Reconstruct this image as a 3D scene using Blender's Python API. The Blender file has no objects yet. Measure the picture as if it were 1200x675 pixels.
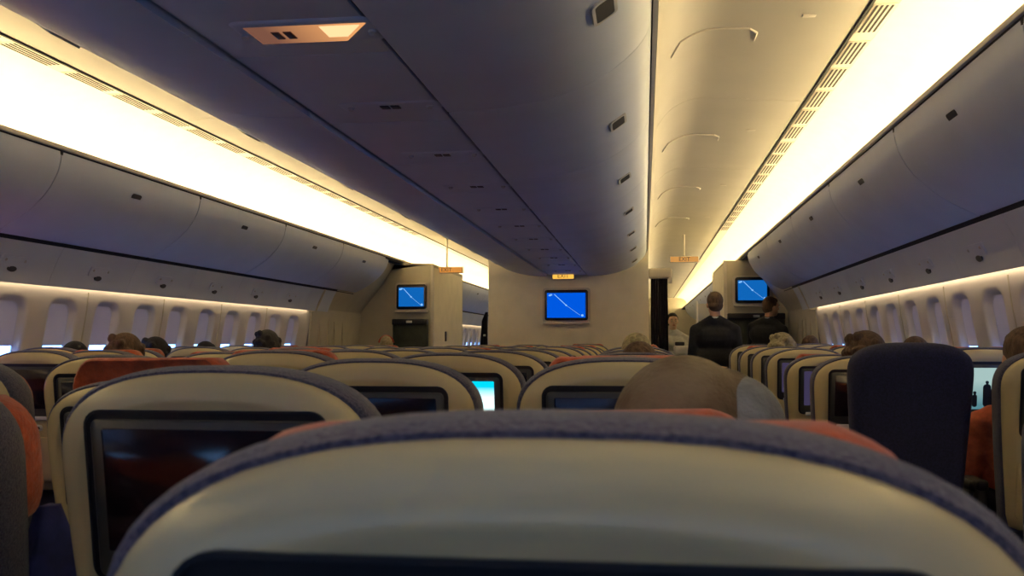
import bpy, bmesh, math, random
from mathutils import Vector, Matrix, Euler
random.seed(4)
sc = bpy.context.scene
C = sc.collection
R = math.radians
PI = math.pi
EYE = 1.22                                     # height of the viewer's eye

# ------------------------------------------------------------------ camera
cam_data = bpy.data.cameras.new('camera')
cam = bpy.data.objects.new('camera', cam_data)
C.objects.link(cam)
cam.location = (1.0, 0.0, EYE)
cam.rotation_euler = (R(90 + 3.11), 0, R(7.67))
cam_data.sensor_width = 36.0
cam_data.lens = 36.0 * 1150 / 1200
cam_data.clip_start = 0.02
cam_data.dof.use_dof = True
cam_data.dof.focus_distance = 7.0
cam_data.dof.aperture_fstop = 11.0
sc.camera = cam

# ------------------------------------------------------------------ world, exposure, lamps
sc.view_settings.view_transform = 'Standard'
sc.view_settings.look = 'None'
sc.view_settings.exposure = 0.0
sc.view_settings.gamma = 1.0
sc.view_settings.use_curve_mapping = False
W = bpy.data.worlds.new('cabin_dusk'); sc.world = W; W.use_nodes = True
W.node_tree.nodes['Background'].inputs[0].default_value = (0.22, 0.30, 0.70, 1)
W.node_tree.nodes['Background'].inputs[1].default_value = 0.06
COVE_POWER = 86.0        # emission of the ceiling cove tubes
WASH_POWER = 9.0         # emission of the side wall wash tubes
PANE_POWER = 8.5        # daylight in the window slits
WARM = (1.0, 0.76, 0.36)
AFT_FILL = (32.0, (0.25, 0.50, 1.0))

def area(name, loc, rot, sx, sy, power, col):
    l = bpy.data.lights.new(name, 'AREA'); l.shape = 'RECTANGLE'; l.size = sx; l.size_y = sy
    l.energy = power; l.color = col
    o = bpy.data.objects.new(name, l); C.objects.link(o); o.location = loc; o.rotation_euler = rot
    return o
# added blue fill behind the viewer, standing in for cabin mood light
area('aft_blue_fill', (0.0, -1.3, 1.30), (R(160), 0, 0), 4.8, 0.7, AFT_FILL[0], AFT_FILL[1])

# ------------------------------------------------------------------ materials
def mat(name, col, rough=0.55, var=0.05, scale=8.0, bump=0.0, bscale=60.0, spec=0.4, metal=0.0, coat=0.0, sheen=0.0, col2=None, mscale=(1,1,1)):
    m = bpy.data.materials.new(name); m.use_nodes = True
    nt = m.node_tree; b = nt.nodes['Principled BSDF']
    tc = nt.nodes.new('ShaderNodeTexCoord'); mp = nt.nodes.new('ShaderNodeMapping'); mp.inputs['Scale'].default_value = mscale
    nt.links.new(tc.outputs['Object'], mp.inputs[0])
    n = nt.nodes.new('ShaderNodeTexNoise'); n.inputs['Scale'].default_value = scale; n.inputs['Detail'].default_value = 3
    nt.links.new(mp.outputs[0], n.inputs['Vector'])
    r = nt.nodes.new('ShaderNodeValToRGB')
    c2 = col2 or tuple(min(1, c*(1+var)) for c in col)
    c1 = col if col2 else tuple(c*(1-var) for c in col)
    r.color_ramp.elements[0].position = 0.35; r.color_ramp.elements[1].position = 0.65
    r.color_ramp.elements[0].color = (*c1, 1); r.color_ramp.elements[1].color = (*c2, 1)
    nt.links.new(n.outputs['Fac'], r.inputs[0]); nt.links.new(r.outputs[0], b.inputs['Base Color'])
    b.inputs['Roughness'].default_value = rough; b.inputs['Metallic'].default_value = metal
    b.inputs['Specular IOR Level'].default_value = spec; b.inputs['Coat Weight'].default_value = coat
    b.inputs['Sheen Weight'].default_value = sheen
    if bump:
        n2 = nt.nodes.new('ShaderNodeTexNoise'); n2.inputs['Scale'].default_value = bscale; n2.inputs['Detail'].default_value = 4
        nt.links.new(mp.outputs[0], n2.inputs['Vector'])
        bp = nt.nodes.new('ShaderNodeBump'); bp.inputs['Strength'].default_value = bump; bp.inputs['Distance'].default_value = 0.01
        nt.links.new(n2.outputs['Fac'], bp.inputs['Height']); nt.links.new(bp.outputs[0], b.inputs['Normal'])
    return m
def emit(name, col, strength, col2=None, axis=2, lo=0.0, hi=1.0):
    m = bpy.data.materials.new(name); m.use_nodes = True
    nt = m.node_tree; nt.nodes.remove(nt.nodes['Principled BSDF'])
    e = nt.nodes.new('ShaderNodeEmission'); e.inputs[0].default_value = (*col, 1); e.inputs[1].default_value = strength
    nt.links.new(e.outputs[0], nt.nodes['Material Output'].inputs[0])
    if col2:                                        # colour ramp
        tc = nt.nodes.new('ShaderNodeTexCoord'); sp = nt.nodes.new('ShaderNodeSeparateXYZ')
        r = nt.nodes.new('ShaderNodeValToRGB')
        nt.links.new(tc.outputs['Generated'], sp.inputs[0]); nt.links.new(sp.outputs[axis], r.inputs[0])
        r.color_ramp.elements[0].color = (*col, 1); r.color_ramp.elements[1].color = (*col2, 1)
        r.color_ramp.elements[0].position = lo; r.color_ramp.elements[1].position = hi
        nt.links.new(r.outputs[0], e.inputs[0])
    return m

M = {}
M['bin'] = mat('bin_plastic', (0.60, 0.65, 0.76), 0.42, 0.03, 3, 0.02, 200)
M['centre_bin'] = mat('centre_bin_plastic', (0.58, 0.64, 0.77), 0.45, 0.03, 3, 0.02, 200)
M['ceiling'] = mat('ceiling_panel', (0.50, 0.47, 0.41), 0.55, 0.03, 2, 0.02, 150)
M['cove'] = mat('cove_white', (0.85, 0.82, 0.74), 0.6, 0.02)
M['rail'] = mat('cream_rail', (0.62, 0.57, 0.50), 0.45, 0.04)
M['gap'] = mat('dark_gap', (0.012, 0.012, 0.018), 0.8)
M['sidewall'] = mat('sidewall_plastic', (0.62, 0.58, 0.55), 0.5, 0.03, 3, 0.02, 200)
M['shade'] = mat('window_shade', (0.55, 0.54, 0.58), 0.5, 0.03)
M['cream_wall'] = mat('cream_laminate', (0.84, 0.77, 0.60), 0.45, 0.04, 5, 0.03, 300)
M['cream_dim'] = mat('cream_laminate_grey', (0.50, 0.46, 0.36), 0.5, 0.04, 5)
M['floor'] = mat('cabin_carpet', (0.03, 0.04, 0.09), 0.95, 0.3, 60, 0.3, 300)
M['shell'] = mat('seat_shell', (0.50, 0.42, 0.235), 0.27, 0.03, 6, 0.02, 300, spec=0.5)
M['navy'] = mat('navy_fabric', (0.022, 0.024, 0.062), 0.9, 0.0, 260, 0.5, 300, sheen=0.2, col2=(0.075, 0.075, 0.12))
M['navy_dark'] = mat('navy_cover_fabric', (0.010, 0.012, 0.045), 0.9, 0.3, 120, 0.3, 300)
M['orange'] = mat('orange_headrest_cloth', (0.36, 0.065, 0.020), 0.8, 0.25, 30, 0.4, 120, sheen=0.2)
M['black'] = mat('black_frame', (0.010, 0.010, 0.012), 0.5, 0.1)
M['bezel'] = mat('dark_bezel', (0.035, 0.036, 0.034), 0.35, 0.1, spec=0.5)
M['screen'] = mat('dark_glass', (0.012, 0.006, 0.006), 0.12, 0.1, spec=0.6)
M['grey'] = mat('grey_plastic', (0.16, 0.16, 0.17), 0.4, 0.05)
M['light_grey'] = mat('light_grey_plastic', (0.50, 0.50, 0.50), 0.4, 0.05)
M['handle'] = mat('bin_handle', (0.05, 0.05, 0.055), 0.4, 0.1)
M['chrome'] = mat('chrome', (0.6, 0.6, 0.62), 0.25, 0.05, metal=1.0)
M['curtain'] = mat('curtain_cloth', (0.035, 0.028, 0.035), 0.95, 0.2, 20, 0.3, 80)
M['jump'] = mat('jump_seat_pad', (0.030, 0.036, 0.030), 0.8, 0.2, 12, 0.2, 100)
M['suit'] = mat('dark_suit_cloth', (0.008, 0.009, 0.012), 0.9, 0.3, 40, 0.2, 200)
M['skin'] = mat('skin', (0.50, 0.27, 0.17), 0.55, 0.08, 20)
M['skin_pale'] = mat('skin_pale', (0.62, 0.40, 0.30), 0.55, 0.08, 20)
M['hair_brown'] = mat('brown_hair', (0.045, 0.025, 0.014), 0.75, 0, 60, 0.8, 140, col2=(0.10, 0.06, 0.035), mscale=(1,1,0.3))
M['hair_dark'] = mat('dark_hair', (0.010, 0.008, 0.009), 0.7, 0.4, 60, 0.8, 140)
M['hair_grey'] = mat('greying_brown_hair', (0.060, 0.040, 0.022), 0.75, 0, 10, 0.35, 140, col2=(0.16, 0.125, 0.085))
M['hair_temple'] = mat('bluelit_temple_hair', (0.10, 0.11, 0.13), 0.8, 0, 14, 0.35, 140, col2=(0.20, 0.22, 0.25))  # grey temple hair, with the blue light on it put into the colour
M['hair_blond'] = mat('ash_blond_hair', (0.22, 0.19, 0.10), 0.8, 0, 60, 0.8, 140, col2=(0.36, 0.31, 0.18))
M['shirt_blue'] = mat('blue_shirt', (0.03, 0.10, 0.28), 0.85, 0.15, 30, 0.2, 80)
M['shirt_dark'] = mat('dark_pullover', (0.02, 0.018, 0.022), 0.9, 0.2, 30, 0.2, 80)
M['shirt_olive'] = mat('olive_jacket', (0.10, 0.085, 0.04), 0.9, 0.2, 30, 0.2, 80)
M['shirt_red'] = mat('red_pullover', (0.40, 0.06, 0.04), 0.9, 0.2, 30, 0.2, 80)
M['shirt_coral'] = mat('coral_shirt', (0.50, 0.12, 0.06), 0.85, 0.2, 30, 0.2, 80)
M['shirt_cream'] = mat('cream_scarf', (0.42, 0.36, 0.24), 0.9, 0.2, 30, 0.3, 80)
M['white_blouse'] = mat('white_blouse', (0.5, 0.5, 0.5), 0.8, 0.1, 30)
M['trousers'] = mat('dark_trousers', (0.02, 0.022, 0.03), 0.9, 0.2, 30)
M['blue_bag'] = mat('blue_blanket', (0.012, 0.02, 0.14), 0.9, 0.3, 20, 0.4, 40)
E_TUBE = emit('cove_tube_glow', WARM, COVE_POWER)
E_WASH = emit('wash_tube_glow', (1.0, 0.74, 0.42), WASH_POWER)
E_PANE = emit('daylight_pane', (0.16, 0.38, 1.0), PANE_POWER)
E_PANE_PINK = emit('daylight_pane_pink', (1.0, 0.28, 0.55), PANE_POWER*1.3)
def glow_shade(name, col):
    m = mat(name, (0.55, 0.53, 0.56), 0.5, 0.02); b = m.node_tree.nodes['Principled BSDF']
    b.inputs['Emission Color'].default_value = (*col, 1); b.inputs['Emission Strength'].default_value = 1.0  # daylight coming through the shade is put in as emission
    return m
E_SHADE = glow_shade('backlit_shade', (0.022, 0.024, 0.060))
E_SHADE_PINK = glow_shade('backlit_shade_pink', (0.11, 0.025, 0.085))
E_MAP = emit('map_screen', (0.0, 0.10, 0.75), 1.0)
E_MAP2 = emit('map_screen_side', (0.005, 0.13, 0.48), 1.0)
E_TRACK = emit('map_track', (0.25, 0.55, 1.0), 1.0)
E_AMBER = emit('amber_sign', (1.0, 0.52, 0.08), 1.1)
E_LENS = emit('amber_lens', (0.20, 0.085, 0.055), 1.0, (0.85, 0.38, 0.14), 0, 0.15, 0.8)
E_LENS2 = emit('amber_lamp', (1.0, 0.62, 0.30), 1.3)

# ------------------------------------------------------------------ helpers
def link(name, bm, m, parent=None, smooth=True, kind=None, angle=40):
    me = bpy.data.meshes.new(name)
    bmesh.ops.recalc_face_normals(bm, faces=bm.faces)
    bm.to_mesh(me); bm.free()
    for mm in (m if isinstance(m, (list, tuple)) else [m]): me.materials.append(mm)
    if smooth:
        me.polygons.foreach_set('use_smooth', [True]*len(me.polygons))
        me.set_sharp_from_angle(angle=R(angle))
    o = bpy.data.objects.new(name, me); C.objects.link(o)
    if parent: o.parent = parent
    if kind: o['kind'] = kind
    return o
def tag(o, label, cat, group=None):
    o['label'] = label; o['category'] = cat
    if group: o['group'] = group
    return o
def thing(name, loc, label, cat, group=None, rz=0):
    o = bpy.data.objects.new(name, None); C.objects.link(o); o.empty_display_size = 0.1
    o.location = loc; o.rotation_euler = (0, 0, rz)
    return tag(o, label, cat, group)
def dup(root, loc, label=None, group=None, rz=None):
    r = root.copy(); C.objects.link(r); r.location = loc
    if rz is not None: r.rotation_euler = (0, 0, rz)
    if label: r['label'] = label
    if group: r['group'] = group
    for ch in list(root.children):
        c = ch.copy(); C.objects.link(c); c.parent = r
        for g in list(ch.children):
            d = g.copy(); C.objects.link(d); d.parent = c
    return r
def box(bm, x0, x1, y0, y1, z0, z1, bev=0.0):
    r = bmesh.ops.create_cube(bm, size=1.0)
    vs = r['verts']
    for v in vs:
        v.co = Vector((x0+(v.co.x+.5)*(x1-x0), y0+(v.co.y+.5)*(y1-y0), z0+(v.co.z+.5)*(z1-z0)))
    if bev:
        es = list({e for v in vs for e in v.link_edges})
        bmesh.ops.bevel(bm, geom=es, offset=bev, segments=3, profile=0.5, affect='EDGES')
def B(): return bmesh.new()
def bxo(name, dims, m, parent=None, bev=0.0, kind=None):
    bm = B(); box(bm, *dims, bev=bev); return link(name, bm, m, parent, kind=kind)
def extrude_profile(bm, pts, y0, y1, closed=True, cap=True, ny=1):
    rows = []
    for k in range(ny+1):
        y = y0+(y1-y0)*k/ny
        rows.append([bm.verts.new((p[0], y, p[1])) for p in pts])
    n = len(pts)
    for a, b in zip(rows, rows[1:]):
        for i in range(n if closed else n-1):
            j = (i+1) % n
            bm.faces.new((a[i], a[j], b[j], b[i]))
    if closed and cap:
        bm.faces.new(rows[0]); bm.faces.new(rows[-1])
def thick(pts, t):
    """open polyline -> closed band; t added along the outward normal"""
    out = []
    for i, p in enumerate(pts):
        a = Vector(pts[max(0, i-1)]); b = Vector(pts[min(len(pts)-1, i+1)])
        d = (b-a).normalized(); n = Vector((-d.y, d.x))
        out.append((p[0]+n.x*t, p[1]+n.y*t))
    return list(pts)+out[::-1]
def smooth_poly(pts, n=4):
    """Catmull-Rom through the points"""
    P = [Vector(p) for p in pts]; out = []
    for i in range(len(P)-1):
        p0 = P[max(0, i-1)]; p1 = P[i]; p2 = P[i+1]; p3 = P[min(len(P)-1, i+2)]
        for k in range(n):
            t = k/n
            out.append(tuple(0.5*((2*p1)+(p2-p0)*t+(2*p0-5*p1+4*p2-p3)*t*t+(3*p1-p0-3*p2+p3)*t**3)))
    out.append(tuple(P[-1])); return out
def Z(pts, s=1): return [(s*a, z+EYE) for a, z in pts]
def rrect(w, h, r, n=6, cx=0, cz=0):
    pts = []
    for qx, qz, a0 in ((1, 1, 0), (-1, 1, 90), (-1, -1, 180), (1, -1, 270)):
        for k in range(n+1):
            a = R(a0+90*k/n)
            pts.append((cx+qx*(w-r)+r*math.cos(a), cz+qz*(h-r)+r*math.sin(a)))
    return pts
def loft(bm, rings, cap0=True, cap1=True):
    rr = [[bm.verts.new(p) for p in ring] for ring in rings]
    n = len(rr[0])
    for a, b in zip(rr, rr[1:]):
        for i in range(n):
            j = (i+1) % n
            bm.faces.new((a[i], a[j], b[j], b[i]))
    if cap0: bm.faces.new(rr[0])
    if cap1: bm.faces.new(rr[-1])
    return rr
def tube(bm, p0, p1, r0, r1=None, seg=12):
    r1 = r0 if r1 is None else r1
    p0 = Vector(p0); p1 = Vector(p1); d = p1-p0; L = d.length
    q = d.to_track_quat('Z', 'Y').to_matrix().to_4x4()
    bmesh.ops.create_cone(bm, cap_ends=True, segments=seg, radius1=r0, radius2=r1, depth=L, matrix=Matrix.Translation((p0+p1)/2) @ q)
def ball(bm, c, r, seg=16, rings=10, rot=None):
    rr = (r, r, r) if not hasattr(r, '__len__') else r
    m = Matrix.Translation(c) @ (rot.to_matrix().to_4x4() if rot else Matrix()) @ Matrix.Diagonal((*rr, 1))
    bmesh.ops.create_uvsphere(bm, u_segments=seg, v_segments=rings, radius=1.0, matrix=m)

ORD = ['first', 'second', 'third', 'fourth', 'fifth', 'sixth', 'seventh', 'eighth', 'ninth', 'tenth', 'eleventh', 'twelfth', 'thirteenth', 'fourteenth', 'fifteenth', 'sixteenth', 'seventeenth', 'eighteenth', 'nineteenth', 'twentieth', 'twenty-first', 'twenty-second', 'twenty-third', 'twenty-fourth']
# ------------------------------------------------------------------ THE SETTING
Y0, YB, YE = -1.8, 13.0, 33.0
# floor
bxo('floor', (-3.0, 3.0, Y0, YE, -0.08, 0.0), M['floor'], kind='structure')
# unseen hull skin, added to keep world light from leaking in above
bm = B(); hull = [(-3.12, -0.1), (-3.15, 1.2), (-3.0, 2.1), (-2.3, 2.85), (0, 3.15), (2.3, 2.85), (3.0, 2.1), (3.15, 1.2), (3.12, -0.1)]
extrude_profile(bm, thick(hull, 0.05), Y0, YE)
link('ceiling', bm, M['grey'], kind='structure')
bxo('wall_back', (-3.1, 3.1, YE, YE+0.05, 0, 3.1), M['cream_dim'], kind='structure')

# aisle ceiling panels, coves (one long panel each side: seams are their own dark lines)
ARCH = smooth_poly([(1.060, 1.205), (1.075, 1.27), (1.10, 1.33), (1.18, 1.42), (1.31, 1.475), (1.50, 1.472), (1.72, 1.455), (1.962, 1.437)], 5)
COVE = [(2.088, 1.437)]+smooth_poly([(2.10, 1.437), (2.18, 1.43), (2.27, 1.405), (2.345, 1.35), (2.39, 1.27), (2.41, 1.18), (2.41, 1.06)], 4)
n_trim = 0
def trim(bm, m, **k):
    global n_trim
    n_trim += 1
    return link('trim_%d' % n_trim, bm, m, kind='structure', **k)
for s in (-1, 1):
    seams = [Y0, -1.2, 1.2, 3.6, 6.0, 8.4, 10.8, 13.2, 16, 19, 22, 25, 28, YE]
    bm = B()
    for a, b in zip(seams, seams[1:]):
        extrude_profile(bm, thick(Z(ARCH, s), 0.012*s), a+0.003, b-0.003)
    link('ceiling_panel_'+('left' if s < 0 else 'right'), bm, M['ceiling'], kind='structure')
    bm = B(); extrude_profile(bm, thick(Z([(1.04, 1.50), (1.25, 1.53), (1.97, 1.53)], s), 0.01*s), Y0, YE); trim(bm, M['gap'])
    bm = B(); extrude_profile(bm, thick(Z(COVE, s), 0.012*s), Y0, YE); trim(bm, M['cove'])
    bm = B(); x0, x1 = sorted((s*1.962, s*1.975)); box(bm, x0, x1, Y0, YE, EYE+1.430, EYE+1.44); trim(bm, M['gap'])
    # ledge carrying the air grilles
    bm = B(); x0, x1 = sorted((s*1.975, s*2.09))
    box(bm, x0, x1, Y0, YE, EYE+1.438, EYE+1.45); trim(bm, M['rail'])
    # cream rail over the side bins
    bm = B(); x0, x1 = sorted((s*2.236, s*2.262))
    box(bm, x0, x1, Y0, YE, EYE+1.078, EYE+1.104, 0.004); trim(bm, M['rail'])
    bm = B(); x0, x1 = sorted((s*2.25, s*2.42))
    box(bm, x0, x1, Y0, YE, EYE+1.05, EYE+1.078); trim(bm, M['gap'])
# rails along the edge of the centre bins
for s in (-1, 1):
    bm = B(); x0, x1 = sorted((s*1.040, s*1.056)); box(bm, x0, x1, Y0, YE, EYE+1.19, EYE+1.215); trim(bm, M['rail'])

# cove tubes: the light source of the cabin (one strip each side)
for s, side in ((-1, 'left'), (1, 'right')):
    t = thing('light_strip', (s*2.345, 0, EYE+1.10), 'long warm white cove light strip above the %s-hand overhead bins' % side, 'light')
    bm = B()
    box(bm, -0.02, 0.02, Y0+0.05, YE-0.1, -0.018, -0.004); link('mounting_channel', bm, M['rail'], t)
    bm = B(); tube(bm, (0, Y0+0.06, 0.01), (0, YE-0.12, 0.01), 0.014, seg=8); link('light_tube', bm, E_TUBE, t)
    t = thing('light_strip', (s*2.81, 0, EYE+0.375), 'slim warm wash light strip over the %s-hand cabin windows' % side, 'light')
    bm = B(); box(bm, -0.008, 0.008, Y0+0.05, 10.9, 0.012, 0.03); link('mounting_channel', bm, M['rail'], t)
    bm = B(); tube(bm, (0, Y0+0.06, 0.002), (0, 10.88, 0.002), 0.009, seg=8); link('light_tube', bm, E_WASH, t)
    bm = B(); tube(bm, (0, 16.6, 0.002), (0, YE-0.2, 0.002), 0.009, seg=8); link('light_tube', bm, E_WASH, t)

# air grilles, three slots each
proto = None
for s in (-1, 1):
    y = 2.6; k = 0
    while y < 12.8:
        lab = 'slotted cream air vent beside the %s ceiling light strip, %s from the viewer' % (('left-hand' if s < 0 else 'right-hand'), ORD[k])
        if proto is None:
            proto = thing('air_vent', (s*2.032, y, EYE+1.4378), lab, 'vent', 'air vents along the left light strip')
            bm = B(); box(bm, -0.05, 0.05, -0.2, 0.2, -0.004, 0.002, 0.001); link('vent_frame', bm, M['rail'], proto)
            bm = B()
            for q in range(4): box(bm, -0.040+q*0.022, -0.029+q*0.022, -0.185, 0.185, -0.0055, -0.001)
            link('slots', bm, M['gap'], proto)
        else:
            dup(proto, (s*2.032, y, EYE+1.4378), lab, 'air vents along the %s light strip' % ('left' if s < 0 else 'right'))
        y += 0.47; k += 1
        if k % 5 == 0: y += 0.06

# ---- side walls with recessed windows
PITCH = 0.546
WY = [5.57+PITCH*k for k in range(-9, 10)]
WALL = smooth_poly([(2.86, 0.43), (2.847, 0.345), (2.862, 0.2), (2.89, 0.03), (2.92, -0.17), (2.94, -0.42), (2.925, -0.8), (2.86, -1.22)], 12)
def wall_a(zrel):
    for p, q in zip(WALL, WALL[1:]):
        if q[1] <= zrel <= p[1]:
            t = (zrel-p[1])/(q[1]-p[1]); return p[0]+(q[0]-p[0])*t
    return WALL[-1][0]
def recess(y, z, wins):
    best = 0.0
    k = round((y-wins[0])/PITCH)
    if 0 <= k < len(wins):
        dy = abs(y-wins[k]); dz = abs(z-0.02)
        hw, hh, r = 0.165, 0.265, 0.10
        qx = max(dy-(hw-r), 0); qz = max(dz-(hh-r), 0)
        d = r-math.hypot(qx, qz)
        if qx == 0 and qz == 0: d = min(hw-dy, hh-dz)
        t = max(0, min(1, d/0.045)); best = 0.05*t*t*(3-2*t)
    return best
def sidewall(s, y0, y1, wins, name):
    bm = B()
    zs = [0.43, 0.38]+[0.345-0.0135*i for i in range(46)]+[-0.32, -0.42, -0.55, -0.7, -0.9, -1.1, -1.22]
    ny = int((y1-y0)/0.0182)
    rows = []
    for j in range(ny+1):
        y = y0+(y1-y0)*j/ny
        # panel joints between every second window
        g = 0.0
        rows.append([bm.verts.new((s*(wall_a(z)+recess(y, z, wins)), y, EYE+z)) for z in zs])
    for a, b in zip(rows, rows[1:]):
        for i in range(len(zs)-1): bm.faces.new((a[i], a[i+1], b[i+1], b[i]))
    o = link(name, bm, M['sidewall'], kind='structure', angle=60)
    m = o.modifiers.new('thickness', 'SOLIDIFY'); m.thickness = 0.006; m.offset = -1 if False else 0
    return o
sidewall(-1, Y0, 11.0, WY, 'wall_left')
sidewall(1, Y0, 11.0, WY, 'wall_right')
WY2 = [17.2+PITCH*k for k in range(24)]
sidewall(-1, 16.5, 30.5, WY2, 'wall_left')
sidewall(1, 16.5, 30.5, WY2, 'wall_right')
# door zones without windows recess (cream lining)
for s, side in ((-1, 'left'), (1, 'right')):
    bm = B()
    prof = [(2.86, 0.43), (2.85, 0.34), (2.87, 0.1), (2.90, -0.4), (2.86, -1.22)]
    extrude_profile(bm, thick(Z(prof, s), -0.02*s), 11.0, 16.5)
    link('wall_'+side, bm, M['cream_dim'], kind='structure')
    # joint strips every second window
    for k in range(0, len(WY)-1, 2):
        bm = B(); y = WY[k]+PITCH/2
        pr = [(wall_a(z)-0.003, z) for z in (0.34, 0.2, 0.03, -0.17, -0.4)]
        extrude_profile(bm, thick(Z(pr, s), -0.004*s), y-0.006, y+0.006)
        trim(bm, M['cream_dim'])

# windows: shade pulled most of the way, slit of daylight below it
nwin = 0
def window(s, y, pink=False, small=False):
    global nwin
    nwin += 1
    zc = -0.03; closed = y < 3.6  # unseen near windows are shut to keep blue light off the near seat
    off = 0.043
    def P(pts, d):
        return [(s*(wall_a(z)+off-d), y+x, EYE+z) for x, z in pts]
    bm = B()
    o1 = rrect(0.136, 0.236, 0.08, 5, 0, zc+0.05); o2 = rrect(0.127, 0.227, 0.07, 5, 0, zc+0.05)
    r = [P(o1, 0.0), P(o1, 0.006), P(o2, 0.006), P(o2, 0.0)]
    loft(bm, r, False, False)
    f = link('window_%d' % nwin, bm, M['shade'], kind='structure')
    bm = B(); zb = -0.23 if closed else -0.028
    o = [(x, max(z, zb)) for x, z in rrect(0.127, 0.227, 0.07, 5, 0, zc+0.05)]
    loft(bm, [P(o, 0.001), P(o, 0.004)]); link('shade', bm, E_SHADE_PINK if pink else E_SHADE, f)
    if closed: return
    bm = B()
    o = [(x, min(z, zb)) for x, z in rrect(0.127, 0.227, 0.07, 5, 0, zc+0.05)]
    loft(bm, [P(o, -0.001), P(o, 0.001)]); link('pane', bm, E_PANE_PINK if pink else E_PANE, f)
for s in (-1, 1):
    for i, y in enumerate(WY): window(s, y, pink=(s < 0 and i in (7, 8)))
    for y in WY2[:14]: window(s, y)

# ---- door windows in the cream zone
for s in (-1, 1):
    bm = B(); 
    y, z0 = 11.75, 1.30
    o1 = rrect(0.14, 0.20, 0.07, 6); o2 = rrect(0.11, 0.17, 0.06, 6)
    def P(pts, x): return [(s*x, y+p, z0+q) for p, q in pts]
    loft(bm, [P(o1, 2.885), P(o1, 2.83), P(o2, 2.83), P(o2, 2.87)], False, False)
    nd = 1 if s < 0 else 2
    f = link('door_%d' % nd, bm, M['cream_dim'], kind='structure')
    bm = B(); loft(bm, [P(o2, 2.862), P(o2, 2.868)]); link('pane', bm, emit('door_daylight', (0.25, 0.45, 1.0), 1.6), f)
    bm = B(); box(bm, *sorted((s*2.835, s*2.86)), 11.3, 11.315, 0.1, 1.58, 0.002); box(bm, *sorted((s*2.835, s*2.86)), 12.2, 12.215, 0.1, 1.58, 0.002)
    link('door_frame', bm, M['cream_dim'], f)
    # curved cream lining between the last bin and the lavatory wall
    bm = B(); extrude_profile(bm, thick(Z([(2.36, 1.06), (2.44, 0.92), (2.56, 0.74), (2.70, 0.56), (2.80, 0.44), (2.862, 0.335)], s), 0.015*s), 11.42, 13.0); trim(bm, M['cream_dim'])

# ------------------------------------------------------------------ SIDE OVERHEAD BINS
FACE = smooth_poly([(2.250, 1.068), (2.252, 1.03), (2.272, 0.95), (2.325, 0.855), (2.41, 0.765), (2.52, 0.685), (2.64, 0.622)], 5)
def bin_prof(s, inset=0.0):
    back = [(2.70, 0.62), (2.80, 0.70), (2.82, 1.02), (2.50, 1.046), (2.30, 1.046)]
    return Z(FACE+back, s)
def side_bin_body(s, L):
    bm = B(); pr = bin_prof(s)
    cx = sum(p[0] for p in pr)/len(pr); cz = sum(p[1] for p in pr)/len(pr)
    def sh(k): return [(cx+(p[0]-cx)*k, cz+(p[1]-cz)*k) for p in pr]
    rings = []
    for y, k in ((0.004, 0.985), (0.008, 0.996), (0.016, 1.0), (L-0.016, 1.0), (L-0.008, 0.996), (L-0.004, 0.985)):
        rings.append([(p[0], y, p[1]) for p in sh(k)])
    loft(bm, rings)
    return bm
def bin_handle(s, L):
    bm = B()
    # recessed paddle latch: rounded plate following the face normal
    a0, z0 = 2.289, 0.925
    n = Vector((-0.80*s, 0, -0.6)).normalized(); up = Vector((-0.6*s, 0, 0.80)).normalized()
    c = Vector((s*a0, L/2, EYE+z0))
    for (w, h, d0, d1) in ((0.058, 0.036, -0.01, 0.004),):
        o = rrect(w, h, 0.02, 5)
        loft(bm, [[tuple(c+Vector((0, p, 0))+up*q+n*d) for p, q in o] for d in (d0, d1)])
    return bm
edges = [-1.8, -0.1, 1.65, 3.4, 5.1, 6.85, 8.6, 10.35, 12.1]
ords = ['furthest aft', 'seventh', 'sixth', 'fifth', 'fourth', 'third', 'second']
names_r = ['just above and behind the viewer', 'above the nearest side window', 'at the picture edge over the nearest seat rows', 'in the middle of the row, over the moving-picture seat', 'fourth before the blue map monitor', 'third before the blue map monitor', 'second before the blue map monitor', 'next to the blue map monitor']
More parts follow.
